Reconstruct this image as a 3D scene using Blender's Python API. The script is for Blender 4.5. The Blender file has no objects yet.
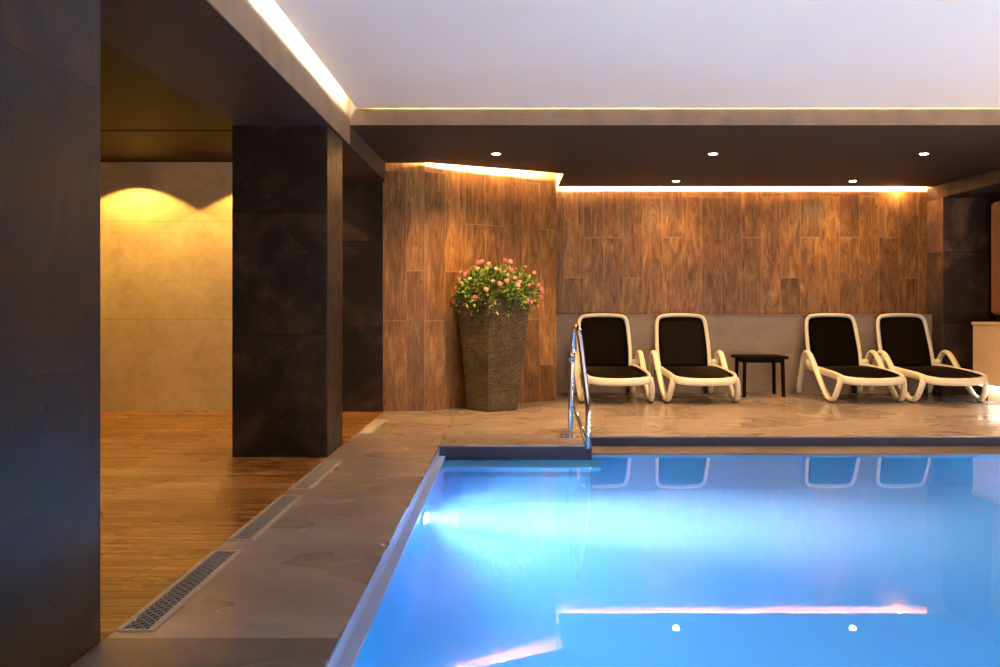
import bpy, bmesh, math, random
from mathutils import Vector, Matrix
random.seed(7)
S = bpy.context.scene
C = S.collection
PI = math.pi

# ------------------------------------------------------------------ view
FPX, VX, VY = 850.0, 511.0, 308.0            # focal length and vanishing point in a 1000x667 frame
cam_d = bpy.data.cameras.new('camera')
cam = bpy.data.objects.new('camera', cam_d); C.objects.link(cam)
cam.location = (0, 0, 1); cam.rotation_euler = (PI/2, 0, 0)
cam_d.sensor_width = 36; cam_d.lens = FPX/1000*36
cam_d.shift_x = (500-VX)/1000; cam_d.shift_y = -(333.5-VY)/1000
cam_d.clip_start = .05
S.camera = cam
S.view_settings.view_transform = 'Standard'; S.view_settings.look = 'None'
S.view_settings.exposure = 0; S.view_settings.gamma = 1
S.view_settings.use_curve_mapping = False
S.cycles.max_bounces = 10; S.cycles.diffuse_bounces = 5; S.cycles.glossy_bounces = 4
S.cycles.transmission_bounces = 6; S.cycles.volume_bounces = 3
S.cycles.sample_clamp_indirect = 40
S.cycles.use_denoising = True

# ------------------------------------------------------------------ materials
class N:
    """small node-graph writer"""
    def __init__(s, name):
        s.m = bpy.data.materials.new(name); s.m.use_nodes = True
        s.t = s.m.node_tree; s.t.nodes.clear()
        s.out = s.t.nodes.new('ShaderNodeOutputMaterial')
    def n(s, typ, ins=None, **kw):
        d = s.t.nodes.new(typ)
        for k, v in kw.items(): setattr(d, k, v)
        for k, v in (ins or {}).items(): s.set(d.inputs[k], v)
        return d
    def set(s, sock, v):
        if isinstance(v, bpy.types.NodeSocket): s.t.links.new(v, sock)
        elif hasattr(v, 'outputs'): s.t.links.new(v.outputs[0], sock)
        else:
            if isinstance(v, (tuple, list)) and len(v) == 3 and sock.type == 'RGBA': v = (*v, 1)
            sock.default_value = v
    def math(s, op, a, b=0.0): return s.n('ShaderNodeMath', {0: a, 1: b}, operation=op).outputs[0]
    def coords(s): return s.n('ShaderNodeTexCoord').outputs['Object']
    def geo(s): return s.n('ShaderNodeNewGeometry').outputs['Position']
    def xyz(s, v): return s.n('ShaderNodeSeparateXYZ', {0: v}).outputs
    def comb(s, x, y, z): return s.n('ShaderNodeCombineXYZ', {0: x, 1: y, 2: z}).outputs[0]
    def noise(s, v, scale, detail=4, rough=.5, dist=0.0):
        return s.n('ShaderNodeTexNoise', {'Vector': v, 'Scale': scale, 'Detail': detail, 'Roughness': rough, 'Distortion': dist}).outputs['Fac']
    def ramp(s, f, stops):
        r = s.n('ShaderNodeValToRGB', {0: f}); e = r.color_ramp.elements
        while len(e) < len(stops): e.new(.5)
        for i, (p, c) in enumerate(stops):
            e[i].position = p; e[i].color = (*c, 1) if len(c) == 3 else c
        return r.outputs[0]
    def grey(s, f, p0, v0, p1, v1): return s.n('ShaderNodeMapRange', {0: f, 1: p0, 2: p1, 3: v0, 4: v1}).outputs[0]
    def mix(s, f, a, b, mode='MIX'):
        d = s.n('ShaderNodeMix', data_type='RGBA', blend_type=mode)
        s.set(d.inputs[0], f); s.set(d.inputs[6], a); s.set(d.inputs[7], b); return d.outputs[2]
    def bump(s, h, strength=.3, dist=.01): return s.n('ShaderNodeBump', {'Height': h, 'Strength': strength, 'Distance': dist}).outputs[0]
    def bsdf(s, color, rough=.5, metal=0.0, normal=None, spec=None, **kw):
        d = s.n('ShaderNodeBsdfPrincipled', {'Base Color': color, 'Roughness': rough, 'Metallic': metal})
        if normal is not None: s.set(d.inputs['Normal'], normal)
        if spec is not None: s.set(d.inputs['Specular IOR Level'], spec)
        for k, v in kw.items(): s.set(d.inputs[k], v)
        s.t.links.new(d.outputs[0], s.out.inputs[0]); return s.m

def simple(name, col, rough=.5, metal=0.0, var=.12, scale=30, bump=0.0, spec=None, **kw):
    k = N(name); v = k.coords(); f = k.noise(v, scale)
    c = k.ramp(f, [(.3, tuple(x*(1-var) for x in col)), (.7, tuple(min(1, x*(1+var)) for x in col))])
    nm = k.bump(f, bump, .004) if bump else None
    return k.bsdf(c, rough, metal, nm, spec, **kw)

def emit(name, col, strength):
    k = N(name); e = k.n('ShaderNodeEmission', {0: col, 1: strength})
    k.t.links.new(e.outputs[0], k.out.inputs[0]); return k.m

def mat_wood_wall():
    k = N('walnut_wall_tile'); v = k.coords(); x, y, z = k.xyz(v)
    w = .235
    u = k.math('DIVIDE', x, w); idx = k.math('FLOOR', u); fu = k.math('FRACT', u)
    r1 = k.n('ShaderNodeTexWhiteNoise', {'W': idx}, noise_dimensions='1D').outputs['Value']
    st_ = k.math('MULTIPLY', k.math('FLOOR', k.math('MULTIPLY', r1, 3.0)), .333)
    zz = k.math('ADD', k.math('DIVIDE', k.math('SUBTRACT', z, 1.36), 1.45), k.math('ADD', st_, 5.0))
    seg = k.math('FLOOR', zz); fz = k.math('FRACT', zz)
    r2 = k.n('ShaderNodeTexWhiteNoise', {'Vector': k.comb(idx, seg, 3.0)}, noise_dimensions='3D').outputs['Value']
    gx = k.math('ADD', x, k.math('MULTIPLY', r2, 31.0))
    g = k.noise(k.comb(k.math('MULTIPLY', gx, 22.0), 0.0, k.math('MULTIPLY', z, 2.4)), 1.0, 8, .66, 2.2)
    g2 = k.noise(k.comb(k.math('MULTIPLY', gx, 7.0), 2.0, k.math('MULTIPLY', z, 2.2)), 1.0, 5, .6, 1.6)
    f = k.math('ADD', k.math('MULTIPLY', g, .5), k.math('MULTIPLY', g2, .5))
    c = k.ramp(f, [(.34, (.050, .019, .006)), (.45, (.132, .060, .017)), (.55, (.225, .110, .032)), (.66, (.36, .20, .07))])
    c = k.mix(1.0, c, k.ramp(r2, [(0, (.70, .66, .64)), (1, (1.2, 1.18, 1.12))]), 'MULTIPLY')
    kn = k.n('ShaderNodeTexVoronoi', {'Vector': k.comb(k.math('MULTIPLY', gx, 7.5), 0.0, k.math('MULTIPLY', z, 4.2)), 'Scale': 1.0}).outputs['Distance']
    c = k.mix(k.grey(kn, .04, .7, .15, 0), c, (.045, .016, .006))
    e1 = k.math('LESS_THAN', k.math('ABSOLUTE', k.math('SUBTRACT', fu, .5)), .490)
    e2 = k.math('LESS_THAN', k.math('ABSOLUTE', k.math('SUBTRACT', fz, .5)), .4976)
    e = k.math('MULTIPLY', e1, e2)
    c = k.mix(k.math('ADD', k.math('MULTIPLY', e, .55), .45), (.38, .23, .12), c)
    h = k.math('ADD', k.math('MULTIPLY', f, .25), e)
    return k.bsdf(c, .42, 0, k.bump(h, .3, .004), .4)

def mat_wood_floor():
    k = N('oiled_plank_floor'); v = k.geo(); x, y, z = k.xyz(v)
    w = .075
    u = k.math('DIVIDE', y, w); idx = k.math('FLOOR', u); fu = k.math('FRACT', u)
    r1 = k.n('ShaderNodeTexWhiteNoise', {'W': idx}, noise_dimensions='1D').outputs['Value']
    xx = k.math('ADD', k.math('DIVIDE', x, 1.3), k.math('MULTIPLY', r1, 7.0))
    seg = k.math('FLOOR', xx); fx = k.math('FRACT', xx)
    r2 = k.n('ShaderNodeTexWhiteNoise', {'Vector': k.comb(idx, seg, 1.0)}, noise_dimensions='3D').outputs['Value']
    gy = k.math('ADD', y, k.math('MULTIPLY', r2, 17.0))
    g = k.noise(k.comb(k.math('MULTIPLY', x, 2.2), k.math('MULTIPLY', gy, 34.0), 0.0), 1.0, 6, .6, 1.0)
    c = k.ramp(g, [(.25, (.075, .031, .009)), (.45, (.21, .098, .03)), (.62, (.37, .19, .062)), (.8, (.55, .33, .13))])
    c = k.mix(1.0, c, k.ramp(r2, [(0, (.6, .55, .5)), (1, (1.25, 1.2, 1.1))]), 'MULTIPLY')
    e1 = k.math('LESS_THAN', k.math('ABSOLUTE', k.math('SUBTRACT', fu, .5)), .465)
    e2 = k.math('LESS_THAN', k.math('ABSOLUTE', k.math('SUBTRACT', fx, .5)), .498)
    e = k.math('MULTIPLY', e1, e2)
    c = k.mix(e, (.03, .012, .005), c)
    big = k.noise(v, 1.4, 3)
    h = k.math('ADD', k.math('MULTIPLY', g, .4), e)
    return k.bsdf(c, k.grey(big, .35, .2, .65, .36), 0, k.bump(h, .3, .004), .5)

def mat_deck():
    k = N('wet_stone_tile'); v = k.geo(); x, y, z = k.xyz(v)
    tx = k.math('DIVIDE', k.math('ADD', x, 10.92), 1.3); ty = k.math('DIVIDE', k.math('SUBTRACT', y, 2.57), 1.3)
    fx = k.math('FRACT', tx); fy = k.math('FRACT', k.math('ADD', ty, 20.0))
    r = k.n('ShaderNodeTexWhiteNoise', {'Vector': k.comb(k.math('FLOOR', tx), k.math('FLOOR', ty), 5.0)}, noise_dimensions='3D').outputs['Value']
    n1 = k.noise(k.comb(k.math('MULTIPLY', x, 1.1), k.math('MULTIPLY', y, 2.3), k.math('MULTIPLY', r, 9.0)), 1.4, 3, .5, .4)
    n2 = k.noise(v, 16, 4, .6)
    f = k.math('ADD', k.math('MULTIPLY', n1, .75), k.math('MULTIPLY', n2, .25))
    c = k.ramp(f, [(.3, (.20, .16, .148)), (.5, (.262, .213, .194)), (.7, (.33, .272, .243))])
    c = k.mix(1.0, c, k.ramp(r, [(0, (.85, .84, .83)), (1, (1.08, 1.07, 1.06))]), 'MULTIPLY')
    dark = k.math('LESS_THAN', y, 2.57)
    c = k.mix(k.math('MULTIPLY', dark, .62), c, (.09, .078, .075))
    e = k.math('MULTIPLY', k.math('LESS_THAN', k.math('ABSOLUTE', k.math('SUBTRACT', fx, .5)), .4975),
               k.math('LESS_THAN', k.math('ABSOLUTE', k.math('SUBTRACT', fy, .5)), .4975))
    c = k.mix(e, (.12, .095, .08), c)
    wet = k.noise(k.comb(x, k.math('MULTIPLY', y, 1.6), 0.0), 1.1, 2, .45)
    rough = k.grey(wet, .38, .2, .64, .38)
    return k.bsdf(c, rough, 0, k.bump(k.math('ADD', k.math('MULTIPLY', n2, .3), e), .16, .004), .5)

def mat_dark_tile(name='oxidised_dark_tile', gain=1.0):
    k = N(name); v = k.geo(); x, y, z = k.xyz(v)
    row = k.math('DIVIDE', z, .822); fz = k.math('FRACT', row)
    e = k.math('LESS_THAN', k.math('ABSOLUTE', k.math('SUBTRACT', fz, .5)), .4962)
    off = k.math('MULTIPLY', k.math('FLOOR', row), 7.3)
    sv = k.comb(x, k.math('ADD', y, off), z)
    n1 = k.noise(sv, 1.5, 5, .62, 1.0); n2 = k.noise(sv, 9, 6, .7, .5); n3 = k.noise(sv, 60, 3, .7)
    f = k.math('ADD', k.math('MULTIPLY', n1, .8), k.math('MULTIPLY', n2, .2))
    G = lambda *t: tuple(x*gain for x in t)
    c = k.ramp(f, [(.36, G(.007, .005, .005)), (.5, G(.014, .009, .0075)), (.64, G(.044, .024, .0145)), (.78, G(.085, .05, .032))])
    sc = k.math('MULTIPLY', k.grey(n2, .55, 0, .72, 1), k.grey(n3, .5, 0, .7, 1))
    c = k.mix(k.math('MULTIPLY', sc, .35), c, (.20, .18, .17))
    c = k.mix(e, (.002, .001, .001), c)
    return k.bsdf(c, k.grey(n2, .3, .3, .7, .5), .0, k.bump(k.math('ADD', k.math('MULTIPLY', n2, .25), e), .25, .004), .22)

def mat_plaster():
    k = N('trowelled_ochre_plaster'); v = k.geo(); x, y, z = k.xyz(v)
    n1 = k.noise(v, 1.6, 5, .6, .7); n2 = k.noise(v, 14, 5, .65)
    f = k.math('ADD', k.math('MULTIPLY', n1, .6), k.math('MULTIPLY', n2, .4))
    c = k.ramp(f, [(.3, (.40, .30, .15)), (.5, (.54, .42, .225)), (.7, (.66, .53, .30))])
    e = k.math('LESS_THAN', k.math('ABSOLUTE', k.math('SUBTRACT', k.math('FRACT', k.math('DIVIDE', k.math('ADD', z, .06), .95)), .5)), .497)
    c = k.mix(e, k.mix(.5, c, (.2, .14, .08)), c)
    return k.bsdf(c, .55, 0, k.bump(f, .2, .006), .3)

def mat_wainscot():
    k = N('grey_stone_panel'); v = k.geo(); x, y, z = k.xyz(v)
    n1 = k.noise(k.comb(x, y, k.math('MULTIPLY', z, 2.0)), 1.8, 6, .62, .6); n2 = k.noise(v, 30, 3)
    f = k.math('ADD', k.math('MULTIPLY', n1, .75), k.math('MULTIPLY', n2, .25))
    c = k.ramp(f, [(.3, (.19, .14, .10)), (.7, (.31, .24, .175))])
    e = k.math('LESS_THAN', k.math('ABSOLUTE', k.math('SUBTRACT', k.math('FRACT', k.math('DIVIDE', x, 1.22)), .5)), .498)
    c = k.mix(e, (.13, .1, .08), c)
    return k.bsdf(c, .45, 0, k.bump(f, .1, .004), .4)

def mat_pool(name, col, tile=.05, rough=.3, spec=.4):
    k = N(name); v = k.geo(); x, y, z = k.xyz(v)
    n1 = k.noise(v, .9, 2); n2 = k.n('ShaderNodeTexWhiteNoise', {'Vector': k.n('ShaderNodeVectorMath', {0: k.n('ShaderNodeVectorMath', {0: v, 1: (1/tile,)*3}, operation='MULTIPLY').outputs[0]}, operation='FLOOR').outputs[0]}, noise_dimensions='3D').outputs['Value']
    c = k.mix(k.math('MULTIPLY', n2, .22), col, tuple(x*.72 for x in col))
    return k.bsdf(c, rough, 0, None, spec)

def mat_water():
    k = N('pool_water'); v = k.geo()
    n = k.noise(v, 2.2, 2, .5); n2 = k.noise(v, .5, 2)
    nm = k.bump(k.math('ADD', n, k.math('MULTIPLY', n2, 2.0)), .02, .01)
    g = k.n('ShaderNodeBsdfGlass', {'Color': (1, 1, 1, 1), 'Roughness': 0.0, 'IOR': 1.333, 'Normal': nm})
    k.t.links.new(g.outputs[0], k.out.inputs[0])
    a = k.n('ShaderNodeVolumeAbsorption', {'Color': (.06, .54, 1.0, 1), 'Density': WATER_ABS})
    sc = k.n('ShaderNodeVolumeScatter', {'Color': (.36, .66, 1, 1), 'Density': .95, 'Anisotropy': .0})
    ad = k.n('ShaderNodeAddShader', {0: a.outputs[0], 1: sc.outputs[0]})
    k.t.links.new(ad.outputs[0], k.out.inputs[1])
    return k.m
WATER_ABS = .55

M = dict(
    wall_wood=mat_wood_wall(), floor_wood=mat_wood_floor(), deck=mat_deck(), dark=mat_dark_tile(), dark_lit=mat_dark_tile('oxidised_dark_tile_lit', 4.0),
    plaster=mat_plaster(), wains=mat_wainscot(), water=mat_water(),
    pool=mat_pool('pool_mosaic', (.08, .52, .86)), riser=mat_pool('navy_riser_tile', (.035, .042, .08), .3, .55, .12),
    soffit=simple('matt_brown_soffit', (.034, .021, .018), .65, spec=.2, var=.08, scale=3),
    fascia=simple('bronze_fascia', (.23, .155, .095), .5, var=.18, scale=6),
    ceil=simple('white_stretch_ceiling', (.87, .79, .665), .45, var=.01, scale=2),
    roomceil=simple('brown_room_ceiling', (.021, .0098, .0040), .6, spec=.12, var=.12, scale=3),
    shell=simple('plain_dark_shell', (.16, .12, .10), .7, scale=3),
    coping=mat_pool('pool_glow_coping_tile', (.30, .39, .60), .2),  # blue glow of the pool is put into this tile colour
    white=simple('cream_resin', (.74, .70, .58), .38, var=.03, scale=12),
    sling=simple('brown_black_sling', (.030, .021, .015), .75, var=.35, scale=260, bump=.3, spec=.2),
    rubber=simple('black_rubber', (.015, .014, .014), .6),
    black=simple('black_resin', (.004, .003, .003), .8, spec=.08),
    chrome=simple('polished_steel', (.72, .73, .75), .12, 1.0, var=.02),
    steel=simple('brushed_steel', (.46, .41, .36), .5, .5, var=.08, scale=60),
    grille=simple('dark_steel_mesh', (.26, .25, .25), .5, .4, var=.1, scale=60),
    void=simple('drain_dark', (.01, .01, .012), .8),
    ledge=simple('wet_brown_ledge', (.13, .105, .088), .35, var=.2, scale=5),
    soil=simple('dark_soil', (.03, .02, .012), .9, bump=.6),
    stem=simple('green_brown_stem', (.09, .10, .03), .6),
    counter=simple('beige_laminate', (.55, .42, .29), .45, var=.04, scale=3),
    cabinet=simple('walnut_veneer', (.13, .06, .03), .45, var=.2, scale=5),
    pillow=simple('x', (.5, .5, .5)),
    lamp=emit('warm_lamp', (1, .80, .48, 1), 60), led_warm=emit('warm_led', (1, .72, .37, 1), 7000),
    led_white=emit('neutral_led', (1, .93, .72, 1), 200), led_yellow=emit('yellow_led', (1, .86, .36, 1), 150), toe=emit('white_toe_led', (1, .92, .78, 1), 15),
    pool_lamp=emit('pool_lamp_lens', (.85, .95, 1, 1), 30),
    bezel=simple('lamp_bezel', (.5, .46, .4), .3, .8),
)
del M['pillow']

# ------------------------------------------------------------------ mesh helpers
def link(name, bm, mat, parent=None, smooth=False, kind=None, label=None):
    me = bpy.data.meshes.new(name)
    bmesh.ops.recalc_face_normals(bm, faces=bm.faces[:])
    bm.to_mesh(me); bm.free()
    if smooth:
        for p in me.polygons: p.use_smooth = True
    for m in (mat if isinstance(mat, (list, tuple)) else [mat]): me.materials.append(m)
    o = bpy.data.objects.new(name, me); C.objects.link(o)
    if parent: o.parent = parent
    if kind: o['kind'] = kind
    if label: o['label'] = label
    return o
def thing(name, label, cat, loc=(0, 0, 0), rz=0, group=None):
    o = bpy.data.objects.new(name, None); C.objects.link(o)
    o.location = loc; o.rotation_euler = (0, 0, rz); o.empty_display_size = .2
    tag(o, label, cat, group); return o
def tag(o, label, cat, group=None):
    o['label'] = label; o['category'] = cat; o['kind'] = 'thing'
    if group: o['group'] = group
    return o
def box(bm, x0, x1, y0, y1, z0, z1, bev=0):
    vs = bmesh.ops.create_cube(bm, size=1)['verts']
    for v in vs: v.co = Vector(((x0+x1)/2+v.co.x*(x1-x0), (y0+y1)/2+v.co.y*(y1-y0), (z0+z1)/2+v.co.z*(z1-z0)))
    if bev:
        es = list({e for v in vs for e in v.link_edges})
        bmesh.ops.bevel(bm, geom=es, offset=bev, segments=2, affect='EDGES', profile=.6)
    return vs
def prism(bm, poly, z0, z1):
    a = [bm.verts.new((x, y, z0)) for x, y in poly]; b = [bm.verts.new((x, y, z1)) for x, y in poly]
    n = len(poly)
    bm.faces.new(a); bm.faces.new(b)
    for i in range(n): bm.faces.new((a[i], a[(i+1) % n], b[(i+1) % n], b[i]))
def B(): return bmesh.new()
def cat(pts, sub=6, closed=False):
    """Catmull-Rom through points"""
    P = [Vector(p) for p in pts]; n = len(P); out = []
    rng = range(n) if closed else range(n-1)
    for i in rng:
        p1, p2 = P[i], P[(i+1) % n]
        p0 = P[(i-1) % n] if closed or i > 0 else p1*2-p2
        p3 = P[(i+2) % n] if closed or i+2 < n else p2*2-p1
        for j in range(sub):
            t = j/sub
            out.append(.5*((2*p1)+(p2-p0)*t+(2*p0-5*p1+4*p2-p3)*t*t+(3*p1-p0-3*p2+p3)*t**3))
    if not closed: out.append(P[-1])
    return out
def sweep(bm, path, ra, rb=None, seg=10, up=Vector((0, 0, 1)), closed=False, caps=True):
    """elliptical tube: ra along side axis, rb along the second axis"""
    rb = rb or ra; n = len(path); rings = []
    for i, p in enumerate(path):
        if closed: t = path[(i+1) % n]-path[i-1]
        else: t = path[min(i+1, n-1)]-path[max(i-1, 0)]
        t.normalize()
        s = t.cross(up)
        if s.length < 1e-3: s = t.cross(Vector((1, 0, 0)))
        s.normalize(); w = s.cross(t).normalized()
        rings.append([bm.verts.new(p+s*math.cos(2*PI*k/seg)*ra+w*math.sin(2*PI*k/seg)*rb) for k in range(seg)])
    m = n if closed else n-1
    for i in range(m):
        r0, r1 = rings[i], rings[(i+1) % n]
        for k in range(seg): bm.faces.new((r0[k], r0[(k+1) % seg], r1[(k+1) % seg], r1[k]))
    if caps and not closed: bm.faces.new(rings[0]); bm.faces.new(rings[-1])
def cyl(bm, c, r, h, axis='z', seg=24, r2=None):
    mat = {'z': Matrix(), 'x': Matrix.Rotation(PI/2, 4, 'Y'), 'y': Matrix.Rotation(PI/2, 4, 'X')}[axis]
    bmesh.ops.create_cone(bm, cap_ends=True, segments=seg, radius1=r, radius2=r if r2 is None else r2, depth=h, matrix=Matrix.Translation(c) @ mat)
def st(name, bm, mat, label=None, **kw): return link(name, bm, mat, kind='structure', label=label, **kw)

# ------------------------------------------------------------------ levels and plan lines
XE, XP = -1.225, -.52           # wood edge, pool edge of the left deck
WZ = -.085                      # water level
ZS, ZB, ZC = 2.37, 2.225, 2.504 # soffit, beam underside, pool ceiling
XR = 4.97                       # right beam / pillar face
YW = 10.15                      # rear wall

# floor of the side room
b = B(); box(b, -7, XE-.002, -3, 8.6, -.2, 0); st('floor', b, M['floor_wood'])
# deck: left strip, rear terrace and the entry platform in one slab
b = B(); prism(b, [(XE, -3), (XP, -3), (XP, 6.2), (.592, 6.2), (.592, 6.64), (8, 6.64), (8, 10.6), (XE, 10.6)], -.012, 0); box(b, 5.2, 8, .9, 6.64, -.3, 0)
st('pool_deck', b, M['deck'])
# tiled risers under the nosing of the deck
b = B(); box(b, XP-.2, XP-.003, -3, 6.25, -.4, -.0125)
st('trim_1', b, M['coping'])
b = B(); box(b, XP-.1, .588, 6.205, 6.66, -1.2, -.0125); box(b, .585, 5.2, 6.645, 6.8, -.4, -.0125)
st('trim_2', b, M['riser'])
# overflow ledges
b = B(); box(b, XP-.01, -.478, -3, 6.21, -.0945, -.079, .003)
st('trim_3', b, M['coping'])
b = B(); box(b, .5885, 5.2, 6.295, 6.66, -.0945, -.076, .004)
st('trim_4', b, M['ledge'])
# basin
PX0, PX1, PY0, PY1, PZ = -.482, 5.2, .9, 6.30, -1.25
b = B()
box(b, PX0-.2, PX0, PY0-.2, PY1+.2, PZ-.2, -.095)
box(b, PX0-.2, PX1+.2, PY1, PY1+.2, PZ-.2, -.095)
box(b, PX1, PX1+.2, PY0-.2, PY1+.2, PZ-.2, -.02)
box(b, PX0-.2, PX1+.2, PY0-.2, PY0, PZ-.2, -.02)
box(b, PX0-.2, PX1+.2, PY0-.2, PY1+.2, PZ-.2, PZ)
st('pool_basin', b, M['pool'])
b = B(); box(b, PX0-.05, PX1+.05, PY0-.05, 6.62, PZ-.05, WZ)
st('water', b, M['water'])
# steps going down from the platform
b = B()
box(b, PX0+.002, .625, 5.90, 6.204, -.34, -.21, .01)
box(b, PX0+.002, .56, 5.98, 6.2045, -1.24, -.56, .01)
st('pool_steps', b, M['pool'])
# near deck behind the pool's near rim
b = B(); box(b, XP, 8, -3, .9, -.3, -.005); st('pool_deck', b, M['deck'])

# ------------------------------------------------------------------ pillars and beams
def pillar(x0, x1, y0, y1, z1, m='dark'):
    b = B(); box(b, x0, x1, y0, y1, 0, z1, .004); return st('pillar', b, M[m])
pillar(-1.872, -1.232, 5.705, 6.22, ZB)
pillar(-1.872, -1.228, -1.6, 2.545, ZB)
pillar(-1.9, -1.236, 8.2, 8.6, ZB)
pillar(XR, 5.5, 9.78, 10.3, 2.27, 'dark_lit')  # same dark tile, brightened so the warm light sits in its colour
b = B(); box(b, -1.872, -1.215, -3, 8.6, ZB, 2.75); st('beam', b, [M['soffit']])
b = B(); box(b, -1.2148, -1.205, -3, 6.36, ZB, 2.75); st('trim_5', b, M['fascia'])
b = B(); box(b, XR, 5.5, 6.365, 10.3, 2.27, 2.75); st('beam', b, M['soffit'])

def zs(y): return ZS+.06*(y-6.37)/3.65      # the soffit rises slightly towards the rear wall
# dropped soffit with slots along the walls
b = B(); prism(b, [(-1.215, 6.375), (XR, 6.375), (XR, 10.03), (.552, 10.03), (.552, 8.93), (-.80, 8.205), (-1.215, 8.19)], 0, .012)
for v in b.verts: v.co.z += zs(v.co.y)
st('soffit', b, M['soffit'])
b = B(); box(b, -1.205, 8, 6.36, 6.374, ZS, 2.75); st('trim_6', b, M['fascia'])
# white stretched ceiling over the pool, thin, with light gaps round it
b = B(); box(b, -1.15, 8, -3, 6.343, ZC-.012, ZC); st('ceiling', b, M['ceil'])
# upper slab and side-room ceiling
b = B(); box(b, -7.2, 8.2, -3.2, 10.8, 2.75, 2.9); st('roof_slab', b, M['shell'])
b = B(); box(b, -7, -1.872, -3, 6.79, 2.42, 2.5); box(b, -7, -1.872, 6.8, 8.6, 2.415, 2.5); st('ceiling', b, M['roomceil'])

# ------------------------------------------------------------------ walls
b = B(); box(b, -7, -1.85, 8.25, 8.4, 0, 2.5); st('wall_left', b, M['plaster'])
b = B(); box(b, -7.15, -7, -3, 8.4, 0, 2.75); st('wall_side', b, M['plaster'])
def wood_wall(name, p, q, z0=0, z1=2.6, t=.1):
    """panel from p to q in plan, its local x along the wall"""
    d = Vector((q[0]-p[0], q[1]-p[1])); L = d.length
    b = B(); box(b, 0, L, 0, t, z0, z1)
    o = st(name, b, M['wall_wood']); o.location = (p[0], p[1], 0); o.rotation_euler = (0, 0, math.atan2(d.y, d.x)); return o
wood_wall('wall_back', (-1.246, 8.22), (-.84, 8.25))
wood_wall('wall_back', (-.84, 8.25), (.487, 9.19))
wood_wall('wall_back', (.487, 9.19), (.487, 10.15), t=.05)
wood_wall('wall_back', (.40, YW), (XR+.02, YW))
b = B(); box(b, .48, XR+.06, 10.03, YW, 0, .915); st('wall_wainscot', b, M['wains'])
b = B(); box(b, .48, XR+.065, 10.02, YW, .9155, .925, .003); st('trim_7', b, M['wains'])
b = B(); box(b, 5.3, 8, 10.3, 10.4, 0, 2.75); st('wall_rear', b, M['dark'])
b = B(); box(b, 8, 8.1, -3, 10.5, 0, 2.75); st('wall_right', b, M['shell'])
b = B(); box(b, -1.9, 5, 10.5, 10.6, 0, 2.75); st('wall_shell', b, M['shell'])

# ------------------------------------------------------------------ light fittings
def strip(name, label, pts, w, mat, face='up', grp=None, posts=False):
    b = B()
    for (x0, y0), (x1, y1) in zip(pts, pts[1:]):
        d = Vector((x1-x0, y1-y0, 0)).normalized(); nrm = Vector((-d.y, d.x, 0))*w/2
    bb = b
    z = pts_z
    for (x0, y0), (x1, y1) in zip(pts, pts[1:]):
        d = Vector((x1-x0, y1-y0, 0)).normalized(); n = Vector((-d.y, d.x, 0))*w/2
        p, q = Vector((x0, y0, z)), Vector((x1, y1, z))
        lo = [bb.verts.new(v) for v in (p-n, p+n, q+n, q-n)]
        hi = [bb.verts.new(v+Vector((0, 0, .008))) for v in (p-n, p+n, q+n, q-n)]
        bb.faces.new(lo); bb.faces.new(hi)
        for i in range(4): bb.faces.new((lo[i], lo[(i+1) % 4], hi[(i+1) % 4], hi[i]))
    o = tag(link(name, bb, mat), label, 'light strip', grp)
    if posts:
        (x0, y0), (x1, y1) = pts[0], pts[-1]
        for i in range(10):
            x, y = x0+(x1-x0)*(i+.5)/10, y0+(y1-y0)*(i+.5)/10; pb = B(); box(pb, x-.003, x+.003, y-.003, y+.003, ZC+.0004, z); link('bracket', pb, M['steel'], o)
    return o
pts_z = zs(10.03)+.0125
strip('led_strip', 'warm light strip washing down the long wood wall behind the loungers', [(.60, 10.006), (XR-.02, 10.006)], .012, M['led_warm'])
pts_z = zs(8.7)+.0145
strip('led_strip', 'warm light strip along the top of the angled wood wall behind the planter', [(-.765, 8.182), (.52, 8.870)], .012, M['led_warm'])
pts_z = ZC+.062
strip('led_strip', 'white cove light strip along the left edge of the pool ceiling', [(-1.105, -2.9), (-1.105, 6.2)], .02, M['led_white'], posts=True)
pts_z = ZC+.05
strip('led_strip', 'yellow-white cove light strip along the far edge of the pool ceiling', [(-1.05, 6.28), (7.9, 6.28)], .02, M['led_yellow'], posts=True)

def spot(loc, power, col, size=110, blend=.5, rad=.03, rot=(0, 0, 0), name='spot'):
    d = bpy.data.lights.new(name, 'SPOT'); d.energy = power; d.color = col; d.spot_size = math.radians(size); d.spot_blend = blend; d.shadow_soft_size = rad
    o = bpy.data.objects.new(name, d); C.objects.link(o); o.location = loc; o.rotation_euler = rot; return o
WARM = (1, .57, .22)
def downlight(x, y, z, label, power=250, size=125):
    t = thing('downlight', label, 'ceiling light', (x, y, z), 0, 'recessed ceiling spotlights')
    b = B(); 
    rings = []
    for r, h in ((.052, -.001), (.050, -.006), (.036, -.006), (.033, -.002)):
        rings.append([b.verts.new((r*math.cos(2*PI*k/28), r*math.sin(2*PI*k/28), h)) for k in range(28)])
    for i in range(3):
        for k in range(28): b.faces.new((rings[i][k], rings[i][(k+1) % 28], rings[i+1][(k+1) % 28], rings[i+1][k]))
    link('bezel', b, M['bezel'], t, True)
    b = B(); cyl(b, (0, 0, -.0045), .034, .005); link('lens', b, M['lamp'], t)
    s = spot((x, y, z-.014), power, WARM, size, .7, .03, name='downlight_lamp')
    return t
downlight(-.135, 7.65, zs(7.65), 'ceiling spotlight nearest the planter, over the angled wood wall', 330, 140)
downlight(1.818, 7.65, zs(7.65), 'middle spotlight of the front row in the dark soffit', 290, 130)
downlight(3.717, 7.65, zs(7.65), 'front row ceiling spotlight at the right end of the soffit')
downlight(1.844, 9.5, zs(9.5), 'small rear row ceiling spotlight above the second lounger', 110, 165)
downlight(3.82, 9.5, zs(9.5), 'small rear row ceiling spotlight above the third lounger', 110, 165)
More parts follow.
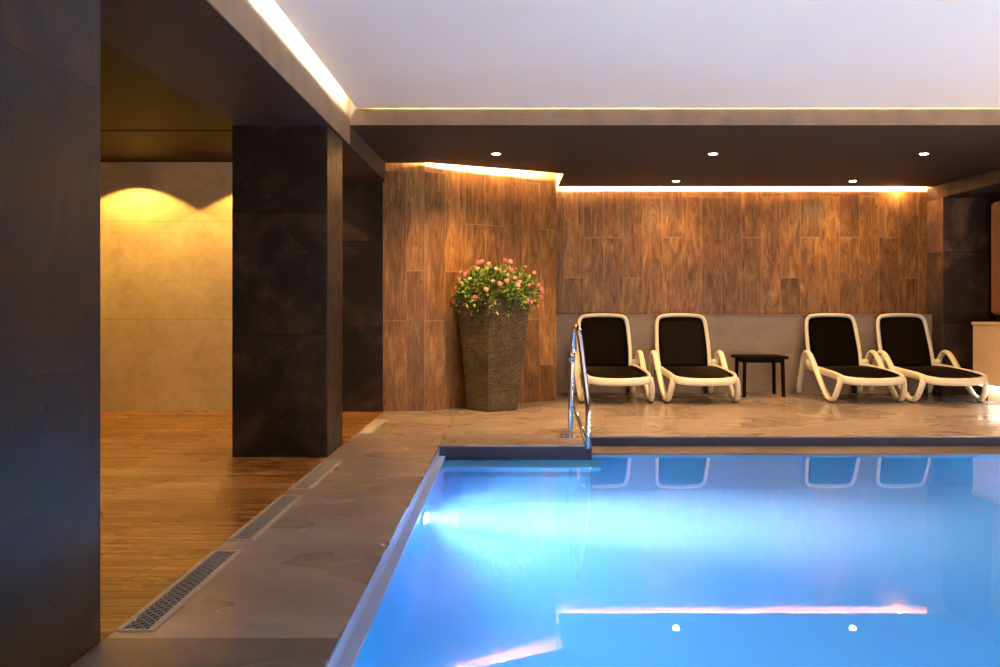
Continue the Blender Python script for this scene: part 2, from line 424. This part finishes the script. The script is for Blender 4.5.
# little lamps standing in the slot above the wood walls
for x, y, p in ((-.47, 8.45, 7), (-.09, 8.70, 9), (4.62, 10.09, 30)): spot((x, y, zs(y)+.03), p, WARM, 150, .9, .02, name='slot_lamp')
# side-room lamps (behind the pillars)
for x, p in ((-3.62, 110), (-2.42, 110), (-4.85, 110)):
    spot((x, 7.86, 2.40), p, (1, .55, .13), 118, .12, .02, name='room_washer')
for x, y in ((-3.3, 5.6), (-3.3, 3.2), (-2.5, 4.4)):
    spot((x, y, 2.40), 90, (1, .58, .22), 120, .8, .05, name='room_downlight')

# underwater lamps
def pool_light(x, y, z, label, power, rz=0, tilt=0):
    t = thing('pool_light', label, 'pool light', (x, y, z), rz, None)
    b = B(); cyl(b, (.008, 0, 0), .095, .016, 'x', 32); link('housing', b, M['chrome'], t)
    b = B(); cyl(b, (.019, 0, 0), .078, .008, 'x', 32, ); link('lens', b, M['pool_lamp'], t)
    d = Vector((math.cos(rz), math.sin(rz), 0))
    return spot(Vector((x, y, z))+d*.05, power, (.66, .86, 1), 165, .5, .07, (PI/2, 0, rz-PI/2), 'pool_lamp')
pool_light(PX0, 4.62, -.30, 'bright underwater light in the left pool wall', 290)
ad = bpy.data.lights.new('pool_beam', 'AREA'); ad.shape = 'DISK'; ad.size = .17; ad.energy = 85; ad.color = (1, .88, .98); ad.spread = math.radians(46)
ao = bpy.data.objects.new('pool_beam', ad); C.objects.link(ao); ao.location = (PX0+.03, 4.62, -.30); ao.rotation_euler = (PI/2, 0, -PI/2)
# unseen lamps round the basin; the near-wall pair is added to brighten the middle
def unseen_basin_lamp(x, y, z, power, rz): spot((x, y, z), power, (.60, .88, .97), 165, .5, .07, (PI/2, 0, rz-PI/2), 'pool_lamp')
unseen_basin_lamp(PX0+.05, 2.0, -.45, 110, 0)
unseen_basin_lamp(PX1-.05, 5.4, -.5, 250, PI); unseen_basin_lamp(PX1-.05, 3.6, -.5, 250, PI); unseen_basin_lamp(PX1-.05, 1.8, -.5, 250, PI)
unseen_basin_lamp(1.2, PY0+.05, -.5, 190, PI/2); unseen_basin_lamp(3.2, PY0+.05, -.5, 240, PI/2)

# added unseen spots, aimed up to brighten the pool ceiling
def ceiling_fill(x, y, tx, ty, p, size):
    d = Vector((tx-x, ty-y, 2.4))
    o = spot((x, y, .12), p, (1, .69, .48), size, 1, .12, name='added_ceiling_fill'); o.rotation_euler = d.to_track_quat('-Z', 'Y').to_euler()
for a in ((.4, -1.6, .8, 3.6, 640, 95), (3.2, -1.6, 3.0, 3.4, 600, 95), (5.7, 2.2, 3.4, 4.4, 330, 130), (5.7, 5.0, 3.0, 5.3, 270, 130)): ceiling_fill(*a)
W = bpy.data.worlds.new('hall'); S.world = W; W.use_nodes = True
W.node_tree.nodes['Background'].inputs[0].default_value = (.55, .50, .55, 1)
W.node_tree.nodes['Background'].inputs[1].default_value = .03

# ------------------------------------------------------------------ loungers
def mirror(pts, s): return [(p[0]*s, p[1], p[2]) for p in pts]
def grid(bm, fn, nu, nv, th=.006):
    vs = [[bm.verts.new(fn(i/nu, j/nv)) for j in range(nv+1)] for i in range(nu+1)]
    fs = [bm.faces.new((vs[i][j], vs[i+1][j], vs[i+1][j+1], vs[i][j+1])) for i in range(nu) for j in range(nv)]
    bmesh.ops.solidify(bm, geom=fs, thickness=th)
def make_lounger():
    t = thing('lounge_chair', '', 'lounge chair')
    for s in (-1, 1):
        b = B()
        path = cat(mirror([(.355, 1.00, .012), (.361, .94, .15), (.368, .86, .30), (.373, .795, .425), (.375, .725, .492), (.375, .63, .488),
                           (.374, .53, .42), (.372, .36, .255), (.369, .16, .085), (.366, .07, .040), (.363, .0, .036), (.358, -.06, .075), (.349, -.105, .15), (.336, -.125, .225), (.326, -.12, .275)], s), 5)
        sweep(b, path, .025, .032, 12, up=Vector((1, 0, 0)))
        f = link('side_frame', b, M['white'], t, True)
        b = B(); cyl(b, (s*.365, .035, .006), .028, .012); link('foot_pad', b, M['rubber'], f)
        b = B(); cyl(b, (s*.332, .775, .368), .045, .05, 'x', 20); link('hinge', b, M['white'], t, True)
    b = B(); cyl(b, (.30, .99, .045), .045, .03, 'x', 24); link('wheel', b, M['rubber'], t, True)
    b = B(); sweep(b, [Vector((-.355, .86, .30)), Vector((.355, .86, .30))], .014, .014, 10); link('rear_axle', b, M['white'], t, True)
    # seat rim: U-shaped, deep lip in front
    b = B()
    side = [(.315, .80, .325), (.325, .55, .318), (.332, .25, .302), (.332, 0, .288), (.327, -.10, .275), (.298, -.18, .257), (.20, -.222, .243), (0, -.235, .237)]
    pts = side+[(-x, y, z) for x, y, z in reversed(side[:-1])]
    sweep(b, cat(pts, 4), .019, .040, 12)
    link('seat_frame', b, M['white'], t, True)
    b = B()
    def seat(u, v):
        y = .80-u*1.005; z = .34-.022*u-.03*u*u
        w = .31 if y > -.08 else .31*math.sqrt(max(.05, 1-((-.08-y)/.16)**2))
        x = (v*2-1)*w
        return (x, y, z-.012*(1-(v*2-1)**2)+.012*math.sin(PI*u))
    grid(b, seat, 14, 8); link('seat', b, M['sling'], t, True)
    # reclined back
    b = B()
    half = [(.29, .785, .33), (.298, .83, .45), (.298, .875, .58), (.292, .918, .71), (.284, .948, .81), (.268, .963, .868), (.225, .972, .902), (.12, .977, .915), (0, .978, .918)]
    pts = half+[(-x, y, z) for x, y, z in reversed(half[:-1])]
    sweep(b, cat(pts, 4), .022, .018, 12, up=Vector((0, 1, .35)))
    link('back_frame', b, M['white'], t, True)
    b = B()
    def back(u, v):
        z = .33+.575*u; y = .785+(z-.33)*.355-.04*max(0, z-.8)
        w = .285 if u < .86 else .285-.05*((u-.86)/.14)**2
        x = (v*2-1)*w
        return (x, y+.018*(1-(v*2-1)**2), z)
    grid(b, back, 14, 8); link('backrest', b, M['sling'], t, True)
    return t
def copy_thing(o):
    c = o.copy(); C.objects.link(c)
    for ch in o.children:
        d = ch.copy(); C.objects.link(d); d.parent = c
        for g in ch.children:
            e = g.copy(); C.objects.link(e); e.parent = d
    return c
proto = make_lounger()
spots = [(1.115, 8.96, .045, 'cream framed lounge chair with dark sling, directly behind the steel pool handrail'),
         (2.01, 8.955, .03, 'cream framed lounge chair with dark sling, just left of the black side table'),
         (3.755, 8.98, .025, 'cream framed lounge chair with dark sling, just right of the black side table'),
         (4.605, 8.97, .05, 'cream framed lounge chair with dark sling, beside the dark pillar and beige counter')]
for i, (x, y, r, lab) in enumerate(spots):
    o = proto if i == 0 else copy_thing(proto)
    o.location = (x, y, 0); o.rotation_euler = (0, 0, r); o['label'] = lab; o['group'] = 'lounge chairs in a row along the back wall'

# ------------------------------------------------------------------ side table
t = thing('side_table', 'low black rectangular side table standing between the two pairs of loungers', 'table', (2.84, 9.72, 0))
b = B(); box(b, -.27, .27, -.21, .21, .425, .457, .008); link('tabletop', b, M['black'], t)
b = B()
for x0, x1, y0, y1 in ((-.22, .22, -.172, -.155), (-.22, .22, .155, .172), (-.222, -.205, -.16, .16), (.205, .222, -.16, .16)): box(b, x0, x1, y0, y1, .385, .4255)
link('apron', b, M['black'], t)
for sx in (-1, 1):
    for sy in (-1, 1):
        b = B(); sweep(b, [Vector((sx*.222, sy*.172, 0)), Vector((sx*.212, sy*.162, .425))], .024, .024, 4, up=Vector((1, 1, 0))); link('leg', b, M['black'], t)

# ------------------------------------------------------------------ handrail
t = thing('pool_handrail', 'polished steel pool handrail bolted at the right end of the entry platform', 'handrail', (.47, 6.55, 0))
R = lambda x, y, z: (x-.47, y-6.55, z)
b = B()
path = cat([R(.455, 6.56, .0), R(.462, 6.555, .3), R(.470, 6.55, .6), R(.478, 6.54, .74), R(.488, 6.50, .83), R(.497, 6.45, .855), R(.506, 6.40, .835), R(.516, 6.35, .77), R(.535, 6.27, .55), R(.550, 6.22, .40), R(.560, 6.19, .27), R(.562, 6.18, .1), R(.562, 6.18, .03), R(.562, 6.186, -.02)], 6)
sweep(b, path, .021, .021, 14); link('rail', b, M['chrome'], t, True)
b = B(); sweep(b, cat([R(.475, 6.52, .24), R(.505, 6.42, .17), R(.545, 6.24, .02), R(.553, 6.20, -.03)], 5), .017, .017, 12); link('brace', b, M['chrome'], t, True)
for (x, y) in ((.455, 6.56), (.405, 6.57)):
    b = B(); cyl(b, R(x, y, .006), .048, .012, seg=28); cyl(b, R(x, y, .022), .03, .022, seg=20, r2=.024)
    f = link('flange', b, M['chrome'], t)
    for a in range(4):
        b = B(); cyl(b, R(x+.037*math.cos(a*PI/2+.5), y+.037*math.sin(a*PI/2+.5), .015), .007, .008, seg=6); link('bolt', b, M['steel'], f)
b = B(); x0, y0, _ = R(.385, 6.50, 0); box(b, x0, x0+.10, y0, y0+.12, .0003, .007, .002); link('base_plate', b, M['chrome'], t)
b = B(); cyl(b, R(.470, 6.55, .62), .026, .07, seg=18); link('collar', b, M['chrome'], t, True)

# ------------------------------------------------------------------ planter with flowers
px, py = -.21, 8.38
t = thing('potted_plant', 'tall tapered textured stone planter overflowing with pink flowers and green leaves', 'potted plant', (px, py, 0))
def mat_planter():
    k = N('scored_bronze_stone'); v = k.coords(); x, y, z = k.xyz(v)
    n1 = k.noise(v, 3, 5, .6); w = k.noise(k.comb(k.math('MULTIPLY', x, 22.0), k.math('MULTIPLY', y, 22.0), k.math('MULTIPLY', z, 75.0)), 1.0, 3, .6, 1.5)
    f = k.math('ADD', k.math('MULTIPLY', n1, .4), k.math('MULTIPLY', w, .6))
    c = k.ramp(f, [(.38, (.018, .012, .008)), (.5, (.06, .041, .024)), (.62, (.17, .12, .072))])
    base = k.math('LESS_THAN', z, .09)
    c = k.mix(k.math('MULTIPLY', base, .45), c, (.05, .033, .02))
    return k.bsdf(c, .5, .1, k.bump(w, .9, .02), .45)
M['planter'] = mat_planter()
HP = 1.08
def section(z, sc=1.0):
    f = z/HP; wl = (.235+.10*f)*sc; wr = (.29+.125*f)*sc; dn = (.215+.085*f)*sc
    tw = .0
    corner = .018
    # diamond: front corner, right corner, rear corner, left corner, each slightly blunted
    P = [(.012+.01*f, -dn), (wr, -.02), (.03, dn), (-wl, -.01)]
    out = []
    for i in range(4):
        a = Vector(P[i]); p = Vector(P[i-1]); q = Vector(P[(i+1) % 4])
        out.append(a+(p-a).normalized()*corner*(1.6 if i == 0 else 1)); out.append(a+(q-a).normalized()*corner*(1.6 if i == 0 else 1))
    return [(v.x, v.y, z) for v in out]
b = B(); prof = [(0, .95), (.02, 1.0), (.3, 1), (.6, 1), (.9, 1), (HP, 1), (HP+.006, .985), (HP+.006, .93), (HP-.08, .92)]
rings = [[b.verts.new((p[0], p[1], z)) for p in section(min(z, HP), s)] for z, s in prof]
for (r0, r1) in zip(rings, rings[1:]):
    for k in range(8): b.faces.new((r0[k], r0[(k+1) % 8], r1[(k+1) % 8], r1[k]))
b.faces.new(rings[0]); link('pot', b, M['planter'], t)
b = B(); lo = [b.verts.new((p[0], p[1], HP-.05)) for p in section(HP, .93)]; c0 = b.verts.new((0, 0, HP+.0))
for k in range(8): b.faces.new((lo[k], lo[(k+1) % 8], c0))
link('soil', b, M['soil'], t)
def leafmat():
    k = N('fresh_green_leaf'); r = k.n('ShaderNodeNewGeometry').outputs['Random Per Island']
    c = k.ramp(r, [(0, (.02, .055, .010)), (.4, (.06, .135, .016)), (.75, (.19, .29, .03)), (1, (.36, .42, .05))])
    return k.bsdf(c, .45, 0, None, .4)
M['leaf'] = leafmat()
rnd = random.Random(11)
def dome():
    """a point and outward direction on the crown"""
    while True:
        a = rnd.uniform(0, 2*PI); e = math.asin(rnd.uniform(-.42, 1))
        d = Vector((math.cos(a)*math.cos(e), math.sin(a)*math.cos(e), math.sin(e)))
        lump = .84+.14*math.sin(3*a+1)+.10*math.sin(5*a+2*e)
        R3 = Vector((.43, .28, .262))*lump*rnd.uniform(.74, 1.05)
        p = Vector((.02+d.x*R3.x, d.y*R3.y-.02, 1.145+d.z*R3.z))
        if p.y+py > 8.25+(p.x+px+.84)*.708-.07: continue
        if d.z < 0 and p.z < 1.09 and (abs(p.x) < .26 and abs(p.y) < .17): continue
        return p, d
def leaf(b, p, d, L, w):
    d = (d+Vector((rnd.uniform(-.8, .8), rnd.uniform(-.8, .8), rnd.uniform(-.5, .6)))).normalized()
    s = d.cross(Vector((rnd.uniform(-1, 1), rnd.uniform(-1, 1), rnd.uniform(-.2, 1)))).normalized(); n = s.cross(d)
    pt = [(0, 0, 0), (.3, .42, .06), (.65, .4, .06), (1, 0, -.12), (.65, -.4, .06), (.3, -.42, .06), (.5, 0, -.02)]
    v = [b.verts.new(p+d*L*u+s*w*q+n*L*h) for u, q, h in pt]
    for f in ((0, 1, 6), (1, 2, 6), (2, 3, 6), (3, 4, 6), (4, 5, 6), (5, 0, 6)): b.faces.new([v[i] for i in f])
b = B()
for i in range(2100):
    p, d = dome(); leaf(b, p, d, rnd.uniform(.03, .062), rnd.uniform(.018, .034))
# trailing sprigs over the rim
for x, y, n in ((-.33, -.05, 22), (.06, -.27, 26), (.20, -.17, 40), (.36, -.03, 26), (-.15, -.2, 18), (.29, -.12, 24)):
    for i in range(n):
        leaf(b, Vector((x+rnd.uniform(-.05, .05), y+rnd.uniform(-.03, .02), 1.10-rnd.uniform(0, .16))), Vector((x*.5, y, -.7)), rnd.uniform(.03, .055), rnd.uniform(.015, .026))
bmesh.ops.recalc_face_normals(b, faces=b.faces[:])
fo = link('foliage', b, M['leaf'], t)
b = B()
for i in range(46):
    p, d = dome(); base = Vector((p.x*.25, p.y*.25, 1.05)); mid = (base+p)/2+Vector((0, 0, .05))
    sweep(b, cat([base, mid, p], 4), .0035, .0035, 5)
link('stems', b, M['stem'], t)
def flowermat(n, c0, c1):
    k = N(n); r = k.n('ShaderNodeNewGeometry').outputs['Random Per Island']
    return k.bsdf(k.ramp(r, [(0, c0), (1, c1)]), .55, 0, None, .3)
FM = [flowermat('pink_petal', (.58, .12, .17), (.78, .30, .31)), flowermat('pale_pink_petal', (.66, .25, .25), (.80, .42, .36)), flowermat('red_pink_petal', (.55, .05, .10), (.75, .16, .22))]
yel = simple('flower_eye', (.7, .45, .08), .6)
def flower(b, p, d, R):
    """a small head of five-petalled florets"""
    for q in range(7):
        dd = (d*1.0+Vector((rnd.uniform(-1, 1), rnd.uniform(-1, 1), rnd.uniform(-1, 1)))*.75).normalized()
        c = p+dd*R*.62; s = dd.cross(Vector((.3, .9, .2))).normalized(); w = s.cross(dd)
        cv = b.verts.new(c-dd*R*.1)
        for k in range(5):
            a = 2*PI*k/5+q; r = R*.56
            pts = [c+(s*math.cos(a+o)+w*math.sin(a+o))*r*l+dd*h*R for o, l, h in ((-.5, .75, .05), (-.22, 1.05, .0), (.22, 1.05, .0), (.5, .75, .05))]
            vv = [b.verts.new(x) for x in pts]; b.faces.new([cv]+vv)
# (image x, image y, colour) of the flower heads, turned into places round the crown
FL = [(456,288,1),(463,286,1),(459,279,2),(466,275,0),(461,272,0),(470,279,1),(453,296,0),(455,303,0),(457,306,0),(478,263,2),(482,262,0),(478,269,1),(489,264,0),
      (505,260,2),(510,262,0),(500,284,0),(518,285,1),(515,278,1),(508,275,0),(507,281,0),(525,267,1),(534,273,1),(538,285,0),(541,289,0),(542,292,0),(541,297,2),(528,300,0),(531,302,0),
      (476,298,2),(486,290,1),(475,297,0),(520,282,0),(468,272,2),(493,281,1),(538,306,2),(529,285,0),(512,271,2),(496,269,1)]
for x, y, c in FL:
    X = (x-VX); Z0 = (308-y)
    # depth: on the front half of the crown
    rel = max(-1, min(1, (x-497)/46)); vz = max(-1, min(1, (290-y)/30))
    q = max(0, 1-rel*rel-vz*vz*.8)
    dep = py-.05-.25*math.sqrt(q)
    p = Vector((X*dep/FPX-px, dep-py, 1+Z0*dep/FPX))
    d = Vector((rel*.7, -.7, .45)).normalized()
    b = B(); flower(b, p, d, rnd.uniform(.019, .032)); link('flower', b, FM[c], t)

# ------------------------------------------------------------------ drain grates along the wood edge
lab = ['nearest and longest looking floor drain grate beside the wood floor', 'second floor drain grate from the near dark pillar',
       'third floor drain grate, just before the free-standing pillar', '', 'farthest floor drain grate, near the wood wall']
def make_grate():
    t = thing('drain_grate', '', 'floor drain')
    L = .85
    b = B(); box(b, -.040, .040, 0, L, .0005, .0012); link('channel', b, M['void'], t)
    b = B(); sw = .0045
    n = 24
    for i in range(-4, n+1):     # diagonal lattice bars, clipped to the channel
        for sg in (-1, 1):
            y0 = i*L/n; dy = .075
            pts = []
            for k in range(2):
                x = -.038+.076*k; y = y0+(dy*k if sg > 0 else dy*(1-k)); pts.append([x, y])
            (xa, ya), (xb, yb) = pts
            def clip(xa, ya, xb, yb):
                t0, t1 = 0, 1
                d = yb-ya
                for lim, s in ((.004, 1), (L-.004, -1)):
                    fa, fb = (ya-lim)*s, (yb-lim)*s
                    if fa < 0 and fb < 0: return None
                    if fa < 0: t0 = max(t0, fa/(fa-fb))
                    if fb < 0: t1 = min(t1, fa/(fa-fb))
                return (xa+(xb-xa)*t0, ya+d*t0, xa+(xb-xa)*t1, ya+d*t1) if t1-t0 > .05 else None
            r = clip(xa, ya, xb, yb)
            if r: sweep(b, [Vector((r[0], r[1], .004)), Vector((r[2], r[3], .004))], .0036, .0026, 4)
    link('grate', b, M['grille'], t)
    for x0, x1 in ((-.058, -.039), (.039, .062)):
        b = B(); box(b, x0, x1, -.004, L+.004, .0002, .007, .002); link('rail', b, M['steel'], t)
    for y0 in (-.006, L-.002):
        b = B(); box(b, -.0385, .0385, y0, y0+.008, .0005, .006); link('end_cap', b, M['steel'], t)
    return t
g0 = make_grate()
for i in (0, 1, 2, 4):
    g = g0 if i == 0 else copy_thing(g0)
    g.location = (-1.163, 2.63+1.03*i, 0); g['label'] = lab[i]; g['group'] = 'drain grates along the edge of the wood floor'

# ------------------------------------------------------------------ counter at the right
t = thing('bar_counter', 'beige counter with white light glowing under it beside the dark pillar', 'counter', (5.02, 9.24, 0))
b = B(); box(b, 0, .6, -2.3, 0, .185, .82, .004); link('body', b, M['counter'], t)
b = B(); box(b, -.012, .62, -2.3, .012, .8205, .85, .004); link('worktop', b, M['counter'], t)
b = B(); box(b, .12, .5, -2.2, -.08, 0, .185); link('plinth', b, M['counter'], t)
b = B(); box(b, .03, .1, -2.2, -.05, .165, .184); link('plinth_light', b, M['toe'], t)
t = thing('wall_cabinet', 'dark walnut tall cabinet panel above the beige counter', 'cabinet', (5.22, 9.2, 0))
b = B(); box(b, 0, .35, -2.4, 0, .93, 2.14, .005); link('body', b, M['cabinet'], t)
b = B(); box(b, .02, .34, -2.35, -.03, .8505, .93); link('plinth', b, M['black'], t)
b = B()
for i in range(4): box(b, -.016, -.0005, -2.38+.6*i, -1.79+.6*i, .95, 2.12, .003)
link('door_panels', b, M['cabinet'], t)
